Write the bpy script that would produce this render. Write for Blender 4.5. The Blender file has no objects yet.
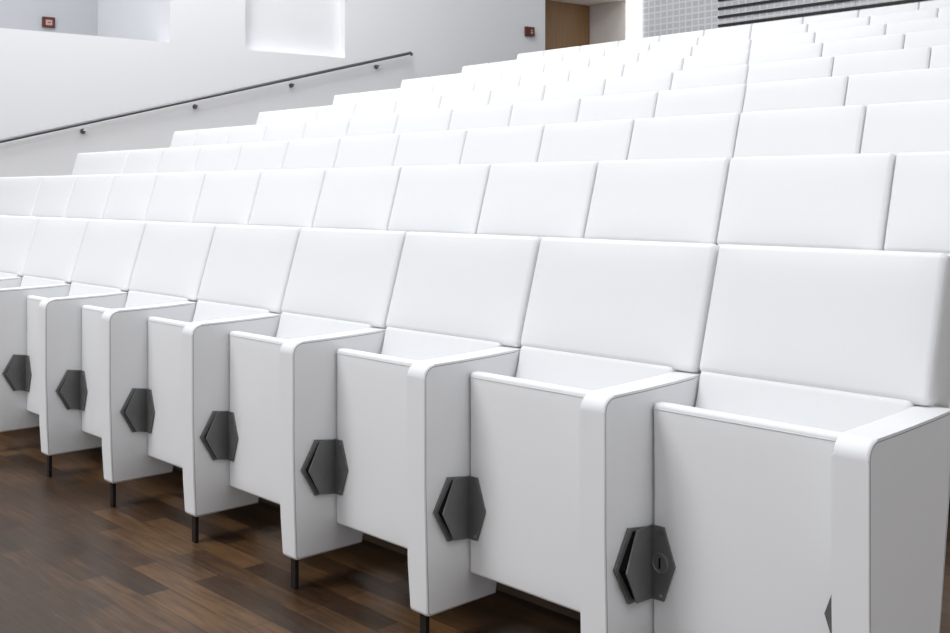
import bpy, bmesh, math, random
from mathutils import Vector, Matrix
random.seed(4)
SC = bpy.context.scene
COL = SC.collection
PITCH = 0.55

# ------------------------------------------------------------------ materials
def mat(name, color, rough=.5, metal=0.0, spec=.5):
    m = bpy.data.materials.new(name); m.use_nodes = True
    b = m.node_tree.nodes['Principled BSDF']
    b.inputs['Base Color'].default_value = (*color, 1)
    b.inputs['Roughness'].default_value = rough
    b.inputs['Metallic'].default_value = metal
    b.inputs['Specular IOR Level'].default_value = spec
    return m, m.node_tree, b

def noise_bump(nt, b, scale, strength, dist=.002, detail=4):
    N = nt.nodes; L = nt.links
    tc = N.new('ShaderNodeTexCoord'); n = N.new('ShaderNodeTexNoise'); bp = N.new('ShaderNodeBump')
    n.inputs['Scale'].default_value = scale; n.inputs['Detail'].default_value = detail
    bp.inputs['Strength'].default_value = strength; bp.inputs['Distance'].default_value = dist
    L.new(tc.outputs['Object'], n.inputs['Vector']); L.new(n.outputs['Fac'], bp.inputs['Height'])
    L.new(bp.outputs['Normal'], b.inputs['Normal'])
    return tc, n

M = {}
m, nt, b = mat('white_leather', (.825, .833, .845), .5, 0, .35); noise_bump(nt, b, 260, .12, .001); M['leather'] = m
m, nt, b = mat('grey_piping', (.30, .30, .315), .6); M['piping'] = m
m, nt, b = mat('soft_piping', (.66, .66, .68), .6); M['seam'] = m
m, nt, b = mat('white_plaster', (.80, .81, .83), .75, 0, .2); noise_bump(nt, b, 45, .08, .002); M['plaster'] = m
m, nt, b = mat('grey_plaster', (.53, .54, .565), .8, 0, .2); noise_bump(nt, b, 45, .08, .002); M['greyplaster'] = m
m, nt, b = mat('warm_grey_plaster', (.76, .725, .70), .8, 0, .2); noise_bump(nt, b, 45, .08, .002); M['warm'] = m
m, nt, b = mat('zinc_plate', (.15, .15, .15), .45, .25, .4)
tc, n = noise_bump(nt, b, 30, .05)
cr = nt.nodes.new('ShaderNodeValToRGB'); cr.color_ramp.elements[0].color = (.125, .128, .126, 1); cr.color_ramp.elements[1].color = (.185, .188, .184, 1)
nt.links.new(n.outputs['Fac'], cr.inputs['Fac']); nt.links.new(cr.outputs['Color'], b.inputs['Base Color']); M['zinc'] = m
m, nt, b = mat('dark_zinc', (.045, .046, .048), .5, .3); M['zincdark'] = m
m, nt, b = mat('lock_steel', (.24, .24, .24), .35, .5); M['lock'] = m
m, nt, b = mat('gap_black', (.006, .006, .006), .8, 0, .1); M['black'] = m  # near-black for the painted shadow in the hinge gap and the lock slot
m, nt, b = mat('screw_steel', (.45, .45, .45), .3, 1); M['steel'] = m
m, nt, b = mat('leg_steel', (.035, .031, .03), .35, .6); M['leg'] = m
m, nt, b = mat('rail_steel', (.17, .172, .18), .33, .6); M['rail'] = m
m, nt, b = mat('maroon_plastic', (.10, .022, .014), .4); M['maroon'] = m
m, nt, b = mat('red_plastic', (.17, .05, .035), .4); M['redplate'] = m  # paler red than the housing, for one call point's front plate
m, nt, b = mat('pale_red_plastic', (.55, .33, .29), .4); M['palered'] = m
m, nt, b = mat('slat_wood', (.018, .012, .010), .5); M['slat'] = m
m, nt, b = mat('lit_panel', (1, 1, 1), .5)
b.inputs['Emission Color'].default_value = (1, 1, 1, 1); b.inputs['Emission Strength'].default_value = 3.0; M['glow'] = m

def wood_mat(name, dark, mid, lite, rough):
    """parquet: strips along X, each block its own tone, with grain"""
    m, nt, b = mat(name, mid, rough, 0, .42)
    N = nt.nodes; L = nt.links
    tc = N.new('ShaderNodeTexCoord')
    br = N.new('ShaderNodeTexBrick')
    br.offset = .37; br.offset_frequency = 2; br.squash = 1
    br.inputs['Color1'].default_value = (0, 0, 0, 1); br.inputs['Color2'].default_value = (1, 1, 1, 1); br.inputs['Mortar'].default_value = (.1, .1, .1, 1)
    br.inputs['Scale'].default_value = 1; br.inputs['Mortar Size'].default_value = .0012; br.inputs['Mortar Smooth'].default_value = .3
    br.inputs['Bias'].default_value = 0; br.inputs['Brick Width'].default_value = .62; br.inputs['Row Height'].default_value = .078
    L.new(tc.outputs['Object'], br.inputs['Vector'])
    mp = N.new('ShaderNodeMapping'); mp.inputs['Scale'].default_value = (1.6, 22, 6)
    L.new(tc.outputs['Object'], mp.inputs['Vector'])
    gr = N.new('ShaderNodeTexNoise'); gr.inputs['Scale'].default_value = 3.2; gr.inputs['Detail'].default_value = 7; gr.inputs['Roughness'].default_value = .62; gr.inputs['Distortion'].default_value = .5
    L.new(mp.outputs['Vector'], gr.inputs['Vector'])
    big = N.new('ShaderNodeTexNoise'); big.inputs['Scale'].default_value = 2.6; big.inputs['Detail'].default_value = 3
    L.new(tc.outputs['Object'], big.inputs['Vector'])
    a = N.new('ShaderNodeMath'); a.operation = 'MULTIPLY_ADD'; a.inputs[1].default_value = .42
    L.new(br.outputs['Color'], a.inputs[0])
    g2 = N.new('ShaderNodeMath'); g2.operation = 'MULTIPLY_ADD'; g2.inputs[1].default_value = .75; g2.inputs[2].default_value = -.25
    L.new(gr.outputs['Fac'], g2.inputs[0]); L.new(g2.outputs[0], a.inputs[2])
    c = N.new('ShaderNodeMath'); c.operation = 'MULTIPLY_ADD'; c.inputs[1].default_value = .5
    L.new(big.outputs['Fac'], c.inputs[0]); L.new(a.outputs[0], c.inputs[2])
    cr = N.new('ShaderNodeValToRGB'); e = cr.color_ramp.elements
    e[0].position = .18; e[0].color = (*dark, 1); e[1].position = .98; e[1].color = (*lite, 1)
    k = e.new(.55); k.color = (*mid, 1)
    L.new(c.outputs[0], cr.inputs['Fac'])
    mx = N.new('ShaderNodeMixRGB'); mx.blend_type = 'MULTIPLY'; mx.inputs[2].default_value = (.45, .42, .4, 1)
    L.new(br.outputs['Fac'], mx.inputs[0]); L.new(cr.outputs['Color'], mx.inputs[1]); L.new(mx.outputs[0], b.inputs['Base Color'])
    bp = N.new('ShaderNodeBump'); bp.inputs['Strength'].default_value = .12; bp.inputs['Distance'].default_value = .001
    L.new(gr.outputs['Fac'], bp.inputs['Height']); L.new(bp.outputs['Normal'], b.inputs['Normal'])
    return m
M['parquet'] = wood_mat('dark_parquet', (.013, .0068, .0032), (.052, .0265, .0115), (.185, .098, .040), .36)
M['tierwood'] = wood_mat('tier_wood', (.035, .022, .013), (.085, .052, .030), (.16, .095, .052), .5)

m, nt, b = mat('door_oak', (.15, .085, .038), .5)
N, L = nt.nodes, nt.links
tc = N.new('ShaderNodeTexCoord'); mp = N.new('ShaderNodeMapping'); mp.inputs['Scale'].default_value = (14, 14, 1.2)
n = N.new('ShaderNodeTexNoise'); n.inputs['Scale'].default_value = 2; n.inputs['Detail'].default_value = 6
cr = N.new('ShaderNodeValToRGB'); cr.color_ramp.elements[0].color = (.20, .105, .038, 1); cr.color_ramp.elements[1].color = (.30, .168, .068, 1)
L.new(tc.outputs['Object'], mp.inputs['Vector']); L.new(mp.outputs['Vector'], n.inputs['Vector']); L.new(n.outputs['Fac'], cr.inputs['Fac']); L.new(cr.outputs['Color'], b.inputs['Base Color'])
M['oak'] = m

# grid-tiled back wall: cells 0.15 x 0.085 m
m, nt, b = mat('grid_tiles', (.5, .5, .5), .45)
N, L = nt.nodes, nt.links
tc = N.new('ShaderNodeTexCoord'); sw = N.new('ShaderNodeSeparateXYZ'); cb = N.new('ShaderNodeCombineXYZ')
L.new(tc.outputs['Object'], sw.inputs[0]); L.new(sw.outputs['X'], cb.inputs['X']); L.new(sw.outputs['Z'], cb.inputs['Y'])
br = N.new('ShaderNodeTexBrick'); br.offset = 0; br.squash = 1
for k, v in (('Scale', 1), ('Mortar Size', .014), ('Mortar Smooth', .5), ('Brick Width', .104), ('Row Height', .086), ('Bias', 0)):
    br.inputs[k].default_value = v
br.inputs['Color1'].default_value = (.57, .59, .625, 1); br.inputs['Color2'].default_value = (.62, .64, .675, 1); br.inputs['Mortar'].default_value = (.78, .79, .81, 1)
L.new(cb.outputs[0], br.inputs['Vector']); L.new(br.outputs['Color'], b.inputs['Base Color'])
M['grid'] = m

# ------------------------------------------------------------------ object helpers
def link(name, me, material, parent=None):
    o = bpy.data.objects.new(name, me); COL.objects.link(o)
    me.materials.clear(); me.materials.append(material)
    o.parent = parent
    return o

def empty(name, loc=(0, 0, 0), label=None, cat=None, group=None):
    o = bpy.data.objects.new(name, None); COL.objects.link(o); o.location = loc
    o.empty_display_size = .1
    if label: o['label'] = label
    if cat: o['category'] = cat
    if group: o['group'] = group
    return o

def finish(bm, name, smooth=True, angle=40):
    bmesh.ops.recalc_face_normals(bm, faces=bm.faces[:])
    me = bpy.data.meshes.new(name); bm.to_mesh(me); bm.free()
    if smooth:
        for p in me.polygons: p.use_smooth = True
        me.set_sharp_from_angle(angle=math.radians(angle))
    return me

def lattice(h, r, n, arc):
    """axis values: dense in the rounded zone, n steps between"""
    core = h - r
    v = [-h + r * t for t in arc]
    v += [-core + 2 * core * i / n for i in range(n + 1)]
    v += [h - r * t for t in reversed(arc)]
    return v

def rbox(bm, hx, hy, hz, r, n=(8, 2, 6), fn=None):
    """box with rounded edges, quads all round; fn maps the finished local point"""
    arc = [0, .34, .66]
    ax = [lattice(hx, r, n[0], arc), lattice(hy, r, n[1], arc), lattice(hz, r, n[2], arc)]
    N = [len(a) for a in ax]; H = (hx, hy, hz)
    cache = {}
    def vert(i, j, k):
        key = (i, j, k)
        if key in cache: return cache[key]
        p = Vector((ax[0][i], ax[1][j], ax[2][k]))
        q = Vector([max(-(H[a] - r), min(H[a] - r, p[a])) for a in range(3)])
        d = p - q
        # tangent spacing makes an even arc
        if d.length > 1e-9:
            e = Vector([math.tan(d[a] / r * math.pi / 4) for a in range(3)])
            p = q + e.normalized() * r
        if fn: p = Vector(fn(p))
        cache[key] = bm.verts.new(p)
        return cache[key]
    for a in range(3):
        u, w = [(1, 2), (0, 2), (0, 1)][a]
        for side in (0, N[a] - 1):
            for i in range(N[u] - 1):
                for j in range(N[w] - 1):
                    f = []
                    for (di, dj) in ((0, 0), (1, 0), (1, 1), (0, 1)):
                        idx = [0, 0, 0]; idx[a] = side; idx[u] = i + di; idx[w] = j + dj
                        f.append(vert(*idx))
                    bm.faces.new(f)

def box(bm, x0, x1, y0, y1, z0, z1, bev=0):
    vs = [bm.verts.new((x, y, z)) for x in (x0, x1) for y in (y0, y1) for z in (z0, z1)]
    fs = []
    for f in ((0, 1, 3, 2), (4, 6, 7, 5), (0, 4, 5, 1), (2, 3, 7, 6), (0, 2, 6, 4), (1, 5, 7, 3)):
        fs.append(bm.faces.new([vs[i] for i in f]))
    if bev:
        es = {e for f in fs for e in f.edges}
        bmesh.ops.bevel(bm, geom=list(es), offset=bev, segments=2, affect='EDGES', profile=.6)
    return vs

def prism(bm, pts, axis_fn, t0, t1, bev=0, seg=3):
    """extrude polygon pts between t0 and t1; axis_fn(a,b,t)->xyz; rounds both rims"""
    lo = [bm.verts.new(axis_fn(a, b_, t0)) for a, b_ in pts]
    hi = [bm.verts.new(axis_fn(a, b_, t1)) for a, b_ in pts]
    f0 = bm.faces.new(lo); f1 = bm.faces.new(hi)
    n = len(pts)
    for i in range(n):
        bm.faces.new((lo[i], lo[(i + 1) % n], hi[(i + 1) % n], hi[i]))
    if bev:
        es = list(f0.edges) + list(f1.edges)
        bmesh.ops.bevel(bm, geom=es, offset=bev, segments=seg, affect='EDGES', profile=.5)

def tube(bm, pts, r, n=8, closed=False):
    pts = [Vector(p) for p in pts]; rings = []
    m = len(pts)
    for i, p in enumerate(pts):
        if closed: t = (pts[(i + 1) % m] - pts[i - 1])
        else: t = pts[min(i + 1, m - 1)] - pts[max(i - 1, 0)]
        t.normalize()
        u = t.orthogonal() if abs(t.x) > .9 else t.cross(Vector((1, 0, 0)))
        u.normalize(); w = t.cross(u)
        rings.append([bm.verts.new(p + r * (math.cos(2 * math.pi * k / n) * u + math.sin(2 * math.pi * k / n) * w)) for k in range(n)])
    for i in range(m if closed else m - 1):
        a, c = rings[i], rings[(i + 1) % m]
        for k in range(n):
            bm.faces.new((a[k], a[(k + 1) % n], c[(k + 1) % n], c[k]))
    if not closed:
        bm.faces.new(rings[0]); bm.faces.new(rings[-1])

def disc(bm, center, normal, r, h, n=20):
    c = Vector(center); w = Vector(normal).normalized()
    tube(bm, [c, c + w * h], r, n)

def arc(cx, cy, r, a0, a1, n):
    return [(cx + r * math.cos(math.radians(a0 + (a1 - a0) * i / n)), cy + r * math.sin(math.radians(a0 + (a1 - a0) * i / n))) for i in range(n + 1)]

# ------------------------------------------------------------------ camera
FOC = 1083.2339; HOR = 192.8245; TH = .8089
CAM = Vector((5.2434, -2.0876, 1.1))
cd = bpy.data.cameras.new('camera'); co = bpy.data.objects.new('camera', cd); COL.objects.link(co)
co.location = CAM; co.rotation_euler = (math.pi / 2, 0, TH)
cd.sensor_fit = 'HORIZONTAL'; cd.sensor_width = 36; cd.lens = FOC * 36 / 950
cd.shift_y = -(316.5 - HOR) / 950; cd.clip_start = .05; cd.clip_end = 200
SC.camera = co

# ------------------------------------------------------------------ seat parts (mesh data, shared by the copies)
# local seat frame: x = 0 at the right face of the seat's left armrest, y = 0 at the backrest's top front edge, z = 0 floor
ARM = .066
def backrest_mesh(x0, x1):
    hx = (x1 - x0) / 2; xc = (x0 + x1) / 2
    hz = .2910 / 2 + .003; hy = .036; r = .016
    a = math.atan2(.08, .27)
    def fn(p):
        x, y, z = p
        u = x / hx; v = z / hz
        if y < 0: y -= .007 * (1 - u ** 4) * (1 - v ** 4) * min(1, -y / hy)
        if y > 0: y *= 1 + 1.25 * (1 - v) / 2          # the rear shell stands upright
        yy = -.0387 + (y + hy) * math.cos(a) + z * math.sin(a)
        zz = .8455 - (y + hy) * math.sin(a) + z * math.cos(a)
        return (xc + x, yy, zz)
    bm = bmesh.new(); rbox(bm, hx, hy, hz, r, (10, 2, 7), fn)
    return finish(bm, 'backrest', angle=80)

def back_piping_mesh(x0, x1):
    """thin seam running round the front face of the backrest"""
    hx = (x1 - x0) / 2 - .004; xc = (x0 + x1) / 2; hz = .2910 / 2 - .001; hy = .036
    a = math.atan2(.08, .27); r = .017
    pts = arc(hx - r, hz - r, r, 0, 90, 4) + arc(-hx + r, hz - r, r, 90, 180, 4) + arc(-hx + r, -hz + r, r, 180, 270, 4) + arc(hx - r, -hz + r, r, 270, 360, 4)
    d = -hy + .0075
    P = [(xc + u, -.0387 + (d + hy) * math.cos(a) + v * math.sin(a), .8455 - (d + hy) * math.sin(a) + v * math.cos(a)) for u, v in pts]
    bm = bmesh.new(); tube(bm, P, .0016, 6, True)
    return finish(bm, 'piping')

def lumbar_y(z):
    T = [(.30, -.115), (.42, -.128), (.52, -.131), (.58, -.122), (.64, -.0955), (.69, -.083), (.715, -.078)]
    for (z0, y0), (z1, y1) in zip(T, T[1:]):
        if z <= z1:
            t = max(0, (z - z0) / (z1 - z0)); return y0 + (y1 - y0) * t
    return T[-1][1] + (z - .70) * .5
def lumbar_mesh(x0, x1):
    hx = (x1 - x0) / 2; xc = (x0 + x1) / 2; hz = .2045; hy = .028
    def fn(p):
        x, y, z = p
        return (xc + x, lumbar_y(.5055 + z) + (y + hy), .5055 + z)
    bm = bmesh.new(); rbox(bm, hx, hy, hz, .013, (4, 2, 12), fn)
    return finish(bm, 'lower_back', angle=80)

def seat_mesh(x0, x1):
    hx = (x1 - x0) / 2; xc = (x0 + x1) / 2; hz = (.659 - .163) / 2; hy = .016; zc = (.659 + .163) / 2
    def fn(p):
        x, y, z = p
        k = (z + hz) / (2 * hz)
        t = 1 + 1.9 * math.sin(math.pi * min(1, max(0, 1 - k)) ** .8) ** 1.2 if k < 1 else 1
        yy = -.239 + (y + hy) * t
        if y < 0: yy -= .002 * (1 - (x / hx) ** 4) * (1 - (z / hz) ** 4)
        return (xc + x, yy, zc + z)
    bm = bmesh.new(); rbox(bm, hx, hy, hz, .009, (6, 2, 14), fn)
    return finish(bm, 'folded_seat', angle=80)
def seat_piping_mesh(x0, x1):
    bm = bmesh.new()
    tube(bm, [(x0 + .004, -.2388, .6465), (x0 + .05, -.2392, .6468), ((x0 + x1) / 2, -.2396, .647), (x1 - .05, -.2392, .6468), (x1 - .004, -.2388, .6465)], .0014, 6)
    return finish(bm, 'piping')

ARM_PROF = ([(-.157, .087)] + [(-.074, .60), (-.060, .6965), (-.095, .6962)] + [(-.16, .6935), (-.28, .6905)] +
            arc(-.401 + .034, .6895 - .034, .034, 90, 180, 7) + [(-.4006, .40), (-.395, .20)] + arc(-.391 + .012, .087 + .012, .012, 180, 270, 3))
def arm_mesh(x0, x1):
    bm = bmesh.new()
    prism(bm, ARM_PROF, lambda a, c, t: (t, a, c), x0, x1, .007, 3)
    return finish(bm, 'armrest', angle=50)
def arm_piping_mesh(x0, x1):
    """seams round both upholstered side faces"""
    cx = sum(p[0] for p in ARM_PROF) / len(ARM_PROF); cz = .40
    loop = []
    n = len(ARM_PROF)
    for i, p in enumerate(ARM_PROF):      # inset by 6 mm towards the inside
        a = Vector(ARM_PROF[i - 1]); q = Vector(ARM_PROF[(i + 1) % n])
        t = (q - a).normalized(); nn = Vector((t.y, -t.x))
        if nn.dot(Vector((cx, cz)) - Vector(p)) < 0: nn = -nn
        loop.append(Vector(p) + nn * .0058)
    bm = bmesh.new()
    for x in (x0 + .0008, x1 - .0008):
        tube(bm, [(x, p.x, p.y) for p in loop], .00135, 6, True)
    return finish(bm, 'piping')

def mount_mesh(s):      # base plate screwed to the armrest; s = +1 on the face that looks +x
    bm = bmesh.new()
    prism(bm, [(-.262, .403), (-.328, .4125), (-.374, .3365), (-.328, .257), (-.262, .257)], lambda a, c, t: (t, a, c), s * .0005, s * .007, .0012, 2)
    return finish(bm, 'mounting_plate', angle=30)
def spread(a, fy, s=1):      # distance of the folded plate from the armrest face
    return .004 + max(0, fy - a) / .12 * (.024 if s > 0 else .006)
def gap_shade_mesh(s, fy):  # black filler standing in for the shadow between mounting and hinge plates
    bm = bmesh.new()
    P = [(fy - .006, .402), (-.318, .404), (-.3625, .335), (-.318, .265), (fy - .006, .255)]
    lo = [bm.verts.new((s * .006, a, c)) for a, c in P]; hi = [bm.verts.new((s * max(.0065, spread(a, fy, s) - .0005), a + .006, c)) for a, c in P]
    bm.faces.new(lo); bm.faces.new(hi)
    for i in range(5): bm.faces.new((lo[i], lo[(i + 1) % 5], hi[(i + 1) % 5], hi[i]))
    return finish(bm, 'gap_shade', angle=30)
def hinge_mesh(s, fy):  # folded hexagon: one half angled along the armrest, the other flat on the seat front
    bm = bmesh.new()
    T = .0035
    left = [(fy, .404), (-.320, .409), (-.365, .3345), (-.320, .261), (fy, .2505)]
    a0 = [bm.verts.new((s * spread(a, fy, s), a, c)) for a, c in left]; a1 = [bm.verts.new((s * (spread(a, fy, s) + T), a, c)) for a, c in left]
    bm.faces.new(a0); bm.faces.new(a1)
    for i in range(5): bm.faces.new((a0[i], a0[(i + 1) % 5], a1[(i + 1) % 5], a1[i]))
    wd = .064 if s > 0 else .086
    right = [(.003, .404), (wd - .028, .405), (wd, .3285), (wd - .028, .251), (.003, .2505)]
    r0 = [bm.verts.new((s * x, fy + .004, c)) for x, c in right]; r1 = [bm.verts.new((s * x, fy - .001, c)) for x, c in right]
    bm.faces.new(r0); bm.faces.new(r1)
    for i in range(5): bm.faces.new((r0[i], r0[(i + 1) % 5], r1[(i + 1) % 5], r1[i]))
    tube(bm, [(s * .0045, fy, .2505), (s * .0045, fy, .404)], .0026, 10)
    return finish(bm, 'hinge_plate', angle=30)
def screws_mesh(s, z, fy):
    bm = bmesh.new(); disc(bm, (s * .031, fy - .0008, z), (0, -1, 0), .0036, .0014, 14)
    return finish(bm, 'screw')
def lock_mesh(s, fy):       # round lock with a slot
    bm = bmesh.new()
    n = 30; c = Vector((s * .029, fy - .0009, .329))
    prof = [(.0215, 0), (.0215, .0022), (.0185, .0030), (.0172, .0014), (0.0005, .0014)]
    rings = [[bm.verts.new(c + Vector((r * math.cos(2 * math.pi * k / n), -h, r * math.sin(2 * math.pi * k / n)))) for k in range(n)] for r, h in prof]
    for i in range(len(rings) - 1):
        for k in range(n): bm.faces.new((rings[i][k], rings[i][(k + 1) % n], rings[i + 1][(k + 1) % n], rings[i + 1][k]))
    return finish(bm, 'pivot_lock', angle=30)
def slot_mesh(s, fy):
    bm = bmesh.new(); box(bm, s * .028 - .002, s * .028 + .002, fy - .0036, fy - .002, .318, .340)
    return finish(bm, 'slot', False)
def leg_mesh(xc):
    bm = bmesh.new(); box(bm, xc - .011, xc + .011, -.376, -.364, 0, .0875, .001)
    return finish(bm, 'leg', False)
def bracket_mesh(x0, x1):
    bm = bmesh.new(); box(bm, x0 + .08, x1 - .08, -.10, .029, .17, .215, .003); box(bm, x0 + .08, x1 - .08, -.10, -.07, .17, .31, .003)
    return finish(bm, 'support_bracket', False)

class Kit:
    """meshes of one seat width"""
    def __init__(s, w, last=False):
        e = w - ARM
        s.w = w
        x1 = w - .0072 if not last else w - .035
        s.back = backrest_mesh(-.0028, x1); s.backp = back_piping_mesh(-.0028, x1)
        s.lumbar = lumbar_mesh(.003, e - .001)
        s.seat = seat_mesh(.002, e - .002); s.seatp = seat_piping_mesh(.002, e - .002)
        s.bracket = bracket_mesh(0, e)
KITS = {}
def kit(w, last=False):
    key = (round(w, 3), last)
    if key not in KITS: KITS[key] = Kit(w, last)
    return KITS[key]
A_L = arm_mesh(-ARM, 0); A_LP = arm_piping_mesh(-ARM, 0)
HINGES = {}
def hinge_kit(side, dy):
    if (side, dy) not in HINGES:
        fy = -.2445 + dy
        HINGES[side, dy] = (MOUNT[side], gap_shade_mesh(side, fy), hinge_mesh(side, fy), screws_mesh(side, .394, fy), screws_mesh(side, .262, fy), lock_mesh(side, fy), slot_mesh(side, fy))
    return HINGES[side, dy]
MOUNT = {1: mount_mesh(1), -1: mount_mesh(-1)}
LEG = leg_mesh(-ARM / 2)

def part(name, me, m, parent, x=0):
    o = bpy.data.objects.new(name, me); COL.objects.link(o)
    if not me.materials: me.materials.append(M[m])
    o.parent = parent; o.location = (x, 0, 0)
    return o

def hinge(parent, side, x, full, dy, lock):
    mp, sp, hp, s1, s2, lk, sl = hinge_kit(side, dy)
    h = part('hinge_plate', hp, 'zinc', parent, x); h['label'] = 'dark grey folded hexagonal metal hinge plate'
    part('mounting_plate', mp, 'zinc', h); part('gap_shade', sp, 'black', h)
    if full:
        part('screw', s1, 'steel', h); part('screw', s2, 'steel', h)
    if lock: part('pivot_lock', lk, 'lock', h); part('slot', sl, 'black', h)
    return h

def arm(parent, x, name='armrest'):
    a = part(name, A_L, 'leather', parent, x)
    a.modifiers.new('flat sides', 'WEIGHTED_NORMAL').keep_sharp = True
    part('piping', A_LP, 'piping', a)
    return a

def seat(x, y, z, w, label, group, last=False, front=False, deep=True, dy=-.017, lock=False, ay=0):
    K = kit(w, last)
    t = empty('auditorium_seat', (x, y, z), label, 'seat', group)
    bk = part('backrest', K.back, 'leather', t)
    if deep: part('piping', K.backp, 'seam', bk)
    part('lower_back', K.lumbar, 'leather', t)
    s = part('folded_seat', K.seat, 'leather', t); s.location.y = dy; part('piping', K.seatp, 'seam', s)
    part('support_bracket', K.bracket, 'zincdark', t)
    arm(t, 0).location.y = ay; part('leg', LEG, 'leg', t).location.y = ay
    if last:
        arm(t, w).location.y = .014 if front else 0
        part('leg', LEG, 'leg', t, w)
    if deep:
        hinge(t, 1, 0, front, dy, lock)
        hinge(t, -1, w - ARM, front, dy, lock)
    return t

# ------------------------------------------------------------------ the nine rows
def row_y(r): return 0 if r == 1 else .9083 + (r - 2) * .8897
def row_z(r): return 0 if r == 1 else .2312 + (r - 2) * .2189
ORD = ['zeroth', 'first', 'second', 'third', 'fourth', 'fifth', 'sixth', 'seventh', 'eighth', 'ninth', 'tenth', 'eleventh', 'twelfth', 'thirteenth', 'fourteenth', 'fifteenth', 'sixteenth']
XL, KR = -3.70, 8                       # left end of the rows, right end seam index
DX = {1: 0, 2: -.012, 3: .007, 4: .025, 5: .03, 6: .03, 7: .035, 8: .025, 9: .03}   # small drift of each row's seams
XRIGHT = {1: 9, 2: 9, 3: 4.41, 4: 4.41, 5: 3.9, 6: 3.4, 7: 3.0, 8: 2.6, 9: 2.2}
for r in range(1, 10):
    seats = []                          # (x, width, last)
    edges = [XL] + [k * PITCH for k in range(-6, KR + 1)]
    if r == 3: edges.remove(-6 * PITCH)  # one wide end backrest in the third row
    if r == 2: edges = [-3.167] + [k * PITCH for k in range(-4, KR + 1)]
    for i in range(len(edges) - 1):
        seats.append((edges[i], edges[i + 1] - edges[i], i == len(edges) - 2))
    n = len(seats)
    rowname = ORD[r] + ' row' if r > 1 else 'front row'
    if r == 9: rowname = 'last row'
    for i, (x, w, last) in enumerate(seats):
        if r == 1 and x < -1.7: continue
        if x > XRIGHT[r]: continue
        fr = n - i
        if r == 1:
            if fr == 1: lab = 'white leather folding seat at the right end of the front row, nearest the camera'
            else: lab = f'white leather folding seat, {ORD[fr]} from the right end of the front row'
        elif r == 2:
            if i == 0: lab = 'extra wide white leather seat at the left edge of the photo in the second row'
            elif x < -1.7: lab = f'white leather auditorium seat in the second row, {ORD[fr]} from its right end'
            elif fr == 1: lab = 'white leather auditorium seat in the second row, behind the nearest front-row seat'
            else: lab = f'white leather auditorium seat in the second row, behind the {ORD[fr]} front-row seat from the right'
        else:
            if i == 0:
                lab = f'narrow white leather seat at the left end of the {rowname}' if r != 3 else 'extra wide white leather seat at the left end of the third row'
            else: lab = f'white leather auditorium seat, {ORD[i + 1]} from the left end of the {rowname}'
        dy = -.017
        if r == 1: dy = -.007 if fr == 1 else -.017 if fr < 4 else -.033
        seat(x + DX[r] * (i > 0), row_y(r), row_z(r), w + DX[r] * ((i == 0) - (i == n - 1)), lab, f'seats in the {rowname}', last, front=(r == 1), deep=(r <= 2), dy=dy, lock=(r == 1 and fr == 1), ay=-.013 if r == 1 and fr > 4 else 0)

# ------------------------------------------------------------------ floor and tiers
def struct(name, bm, m, smooth=False):
    o = link(name, finish(bm, name, smooth), M[m]); o['kind'] = 'structure'; return o
P0 = Vector((-5.532, 1.829, 0)); WD = Vector((.1253, .9921, 0)).normalized(); WN = Vector((WD.y, -WD.x, 0))   # left wall line, direction and inward normal
def W(s, off=0, z=0):
    p = P0 + s * WD + off * WN; return Vector((p.x, p.y, z))
YB = 10.127
def quadslab(bm, a, c, z0, z1, t):
    """vertical slab from plan point a to c, thickness t to the left of a->c"""
    a = Vector((a.x, a.y, 0)); c = Vector((c.x, c.y, 0)); d = (c - a).normalized(); n = Vector((-d.y, d.x, 0)) * t
    P = [a, c, c + n, a + n]
    lo = [bm.verts.new((p.x, p.y, z0)) for p in P]; hi = [bm.verts.new((p.x, p.y, z1)) for p in P]
    bm.faces.new(lo); bm.faces.new(hi)
    for i in range(4): bm.faces.new((lo[i], lo[(i + 1) % 4], hi[(i + 1) % 4], hi[i]))

XR = 9.0
bm = bmesh.new(); box(bm, -9, XR, -9, .03, -.12, 0); struct('floor', bm, 'parquet')
RISE = .03
for r in range(2, 10):
    y0 = row_y(r - 1) + RISE
    z = row_z(r)
    bm = bmesh.new()
    y1 = row_y(r) + RISE + .02 if r < 10 else YB
    vs = box(bm, -7.5, XR, y0, y1, z - .24, z)
    # fine horizontal vent grooves along the riser
    for k in range(4):
        zz = z - .055 - k * .042
        box(bm, -7.5, XR, y0 - .006, y0 + .002, zz - .014, zz + .006)
    struct('floor.%03d' % (r - 1), bm, 'tierwood')
bm = bmesh.new(); box(bm, -7.5, XR, row_y(9) + RISE, YB + .1, row_z(9) - .02, row_z(9) + .2189); struct('floor.009', bm, 'tierwood')

# ------------------------------------------------------------------ left wall with gallery opening and niche
ZT = 2.70; TH_W = .35; ZC = 7.6
SJ, S1, S2, SE = 1.696, 2.555, 3.82, 6.90
bm = bmesh.new()
quadslab(bm, W(-9), W(SJ), -.1, ZT, TH_W)          # parapet below the gallery opening
quadslab(bm, W(SJ), W(S1), -.1, ZC, TH_W)
quadslab(bm, W(S1), W(S2), -.1, 2.69, TH_W)
quadslab(bm, W(S1), W(S2), 5.2, ZC, TH_W)
quadslab(bm, W(S2), W(SE), -.1, ZC, TH_W)
struct('wall_left', bm, 'plaster')
bm = bmesh.new()                                    # niche back and cheeks
quadslab(bm, W(S1 - .1, -.14), W(S2 + .1, -.14), 2.5, 5.4, .2)
struct('wall_left.001', bm, 'plaster')
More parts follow.
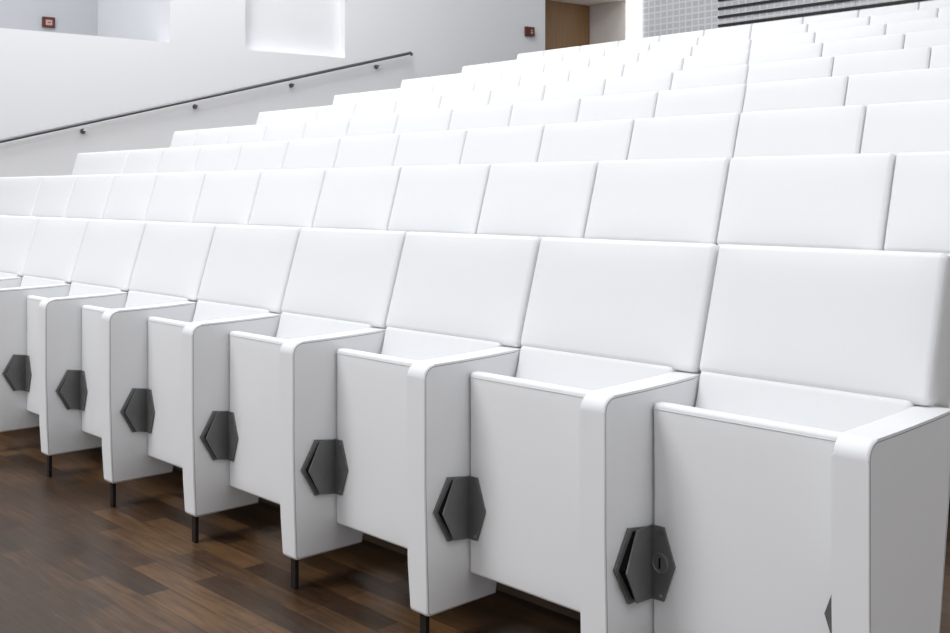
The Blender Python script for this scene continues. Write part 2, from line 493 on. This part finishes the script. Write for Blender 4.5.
# gallery beyond the opening
bm = bmesh.new()
quadslab(bm, W(SJ - .004, -.85), W(SJ - .004, -.02), 2.0, ZC, .18)
struct('wall_left.002', bm, 'plaster')
bm = bmesh.new()
quadslab(bm, W(SJ + .02, -2.75), W(SJ + .02, -.80), 2.0, ZC, .15)
struct('wall_left.003', bm, 'plaster')
bm = bmesh.new()
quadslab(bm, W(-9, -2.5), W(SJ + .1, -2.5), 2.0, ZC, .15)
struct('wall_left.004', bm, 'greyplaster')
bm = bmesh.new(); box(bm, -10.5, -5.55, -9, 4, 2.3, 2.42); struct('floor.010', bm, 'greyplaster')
# alcove with the door
bm = bmesh.new()
quadslab(bm, W(SE - .05, -.30), W(SE - .05, -.66), -.1, ZC, .1)
struct('wall_left.005', bm, 'plaster')
OFFD = -.60
bm = bmesh.new()
quadslab(bm, W(SE - .1, OFFD - .03), W(9.2, OFFD - .03), 1.0, ZC, .15)
struct('wall_left.006', bm, 'warm')
zf = row_z(9) + .2189
ZD = 3.84
def slab_on_wall(bm, s0, s1, off, t, z0, z1):
    P = [W(s0, off), W(s1, off), W(s1, off + t), W(s0, off + t)]
    lo = [bm.verts.new((p.x, p.y, z0)) for p in P]; hi = [bm.verts.new((p.x, p.y, z1)) for p in P]
    bm.faces.new(lo); bm.faces.new(hi)
    for i in range(4): bm.faces.new((lo[i], lo[(i + 1) % 4], hi[(i + 1) % 4], hi[i]))
bm = bmesh.new(); slab_on_wall(bm, 7.14, 8.255, OFFD - .03, .03, zf, ZD)
dr = link('door_1', finish(bm, 'door_1', False), M['oak']); dr['kind'] = 'structure'
bm = bmesh.new(); slab_on_wall(bm, 7.27, 7.30, OFFD + .05, .02, zf + 1.0, zf + 1.03); slab_on_wall(bm, 7.27, 7.42, OFFD + .055, .016, zf + 1.005, zf + 1.025); slab_on_wall(bm, 7.275, 7.295, OFFD, .055, zf + 1.005, zf + 1.025)
link('door_handle', finish(bm, 'door_handle', False), M['steel'], dr)
# alcove soffit
XS0, XS1 = -4.424, -4.20               # light strip between these
bm = bmesh.new()
P = [W(SE, -.9), W(SE, 0), Vector((XS0, W(SE).y + .1, 0)), Vector((XS0, YB + .05, 0)), Vector((-6.2, YB + .05, 0))]
lo = [bm.verts.new((p.x, p.y, ZD + .004)) for p in P]; hi = [bm.verts.new((p.x, p.y, ZD + .25)) for p in P]
bm.faces.new(lo); bm.faces.new(hi)
for i in range(5): bm.faces.new((lo[i], lo[(i + 1) % 5], hi[(i + 1) % 5], hi[i]))
struct('ceiling.001', bm, 'warm')
# back wall
bm = bmesh.new(); box(bm, -6.4, XS0, YB, YB + .2, 1.0, ZC); struct('wall_back', bm, 'warm')
bm = bmesh.new(); box(bm, XS0, XR, YB + .02, YB + .2, 1.0, ZC); struct('wall_back.001', bm, 'grid')
bm = bmesh.new(); box(bm, XS0, XS1, YB - .02, YB + .02, zf + .02, 6.5, .004)
o = link('wall_light', finish(bm, 'wall_light', False), M['glow'])
o['label'] = 'tall glowing white light strip on the back wall between door alcove and grey grid'; o['category'] = 'light'
# ceiling, right wall
bm = bmesh.new(); box(bm, -10.5, XR + .2, -9, YB + .2, ZC, ZC + .15); struct('ceiling', bm, 'plaster')
bm = bmesh.new(); box(bm, XR, XR + .2, -9, YB + .2, -.1, ZC); struct('wall_right', bm, 'plaster')

# ------------------------------------------------------------------ slatted screen in front of the grid wall
X0S = -2.905
scr = empty('slatted_screen', (X0S, YB - .09, zf), 'dark horizontal slats in front of the grey grid at the top right back wall', 'screen')
def child(name, bm, m, parent, smooth=False):
    me = finish(bm, name, smooth)
    me.transform(Matrix.Translation(-Vector(parent.location)))
    return link(name, me, M[m], parent)
for k in range(9):
    zc = 3.306 - .112 * 4 + .1125 * k
    bm = bmesh.new(); box(bm, X0S, 6.5, YB - .006, YB + .013, zc - .0165, zc + .0165, .003)
    child('slat', bm, 'slat', scr)
for x in (X0S + .5, -1.0, 1.4, 3.8, 6.2):
    bm = bmesh.new(); box(bm, x - .012, x + .012, YB + .012, YB + .0195, zf, 3.80); child('slat_support', bm, 'grid', scr)

# ------------------------------------------------------------------ handrail
hr = empty('handrail', tuple(W(0, .07, 1.6)), 'dark grey metal handrail climbing the white left wall', 'handrail')
def RZ(s): return 1.599 + (2.799 - 1.599) / 4.657 * s
pts = [W(s, .07, RZ(s)) for s in (-5.2, -3, -1, 1, 3, 4.70)]
bm = bmesh.new(); tube(bm, pts, .0175, 16); child('rail', bm, 'rail', hr, True)
bm = bmesh.new(); e = W(4.70, .07, RZ(4.63)); d = (pts[-1] - pts[-2]).normalized(); tube(bm, [e, e + d * .012, e + d * .018], .0185, 16); child('end_cap', bm, 'rail', hr, True)
for s in (-2.76, -1.58, -.40, .785, 1.97, 3.115, 4.24):
    z = RZ(s)
    bm = bmesh.new()
    tube(bm, [W(s, 0, z - .078), W(s, .012, z - .078)], .026, 18)
    tube(bm, [W(s, .01, z - .078), W(s, .055, z - .078), W(s, .070, z - .070)], .010, 10)
    br_ = child('rail_bracket', bm, 'rail', hr, True)
    bm = bmesh.new()
    tube(bm, [W(s, .070, z - .072), W(s, .070, z - .016)], .007, 10)
    child('stem', bm, 'steel', br_, True)

# ------------------------------------------------------------------ call points
def callpoint(s, off, zc, w, h, label, square):
    t = empty('alarm_call_point', tuple(W(s, off, zc)), label, 'alarm')
    def sb(name, s0, s1, z0, z1, d0, d1, m, par):
        bm = bmesh.new(); slab_on_wall(bm, s + s0, s + s1, off + d0, d1 - d0, zc + z0, zc + z1)
        me = finish(bm, name, False); me.transform(Matrix.Translation(-Vector(t.location))); return link(name, me, M[m], par)
    hs = sb('housing', -w / 2, w / 2, -h / 2, h / 2, 0, .04, 'maroon', t)
    if square:
        f = sb('front_plate', -w * .26, w * .26, -h * .30, h * .22, .04, .045, 'palered', t)
        sb('push_button', -w * .10, w * .12, -h * .08, h * .0, .045, .05, 'maroon', f)
    else:
        f = sb('front_plate', -w * .02, w * .34, -h * .36, h * .36, .04, .045, 'redplate', t)
        sb('indicator', w * .04, w * .26, h * .05, h * .16, .045, .048, 'palered', f)
        sb('push_button', w * .04, w * .26, -h * .22, -h * .05, .045, .05, 'palered', f)
    return t
callpoint(6.612, 0, 3.245, .142, .122, 'small dark red alarm call point on the wall left of the wooden door', False)
callpoint(1.116, -2.5, 3.171, .145, .125, 'small dark red square alarm call point on the grey gallery wall at top left', True)

# ------------------------------------------------------------------ light
wd = bpy.data.worlds.new('world'); SC.world = wd; wd.use_nodes = True
bg = wd.node_tree.nodes['Background']; bg.inputs['Color'].default_value = (.95, .97, 1, 1); bg.inputs['Strength'].default_value = .97
def area(name, loc, target, sx, sy, power, col=(.985, .992, 1)):
    l = bpy.data.lights.new(name, 'AREA'); l.shape = 'RECTANGLE'; l.size = sx; l.size_y = sy; l.energy = power; l.color = col
    o = bpy.data.objects.new(name, l); COL.objects.link(o); o.location = loc
    o.rotation_euler = (Vector(target) - Vector(loc)).to_track_quat('-Z', 'Y').to_euler()
    return o
area('added_high_fill', (1, -5, 6.8), (.6, .5, .5), 3, 2, 304)                                     # added unseen area high in front, lights seat fronts and backs
area('added_high_fill', (8.2, 0, 6), (3, .5, .4), 2.5, 2.5, 98)  # added unseen fill from the right to lift the armrest sides
for x, y, sx, sy, p in ((-3, 1, 3, 1.5, 195), (-3, 4, 3, 1.5, 198), (1, 4, 3, 1.5, 44), (1.5, -2.2, 2, 1, 92), (2.6, -1.2, 2, 1, 12)):   # added unseen overhead areas, powers fitted for brightness
    area('added_ceiling_fill', (x, y, 7.45), (x, y, 0), sx, sy, p)
area('added_gallery_fill', tuple(W(-2.5, -1.3, 5)), tuple(W(1.7, -1.2, 3.1)), .6, .6, 14)  # added unseen area to brighten the gallery jambs
area('niche_uplight', tuple(W((S1 + S2) / 2, -.08, 2.71)), tuple(W((S1 + S2) / 2, -.14, 4)), 1.1, .05, .05)

vs = SC.view_settings
vs.view_transform = 'Standard'; vs.look = 'None'; vs.exposure = -.07; vs.gamma = 1; vs.use_curve_mapping = False
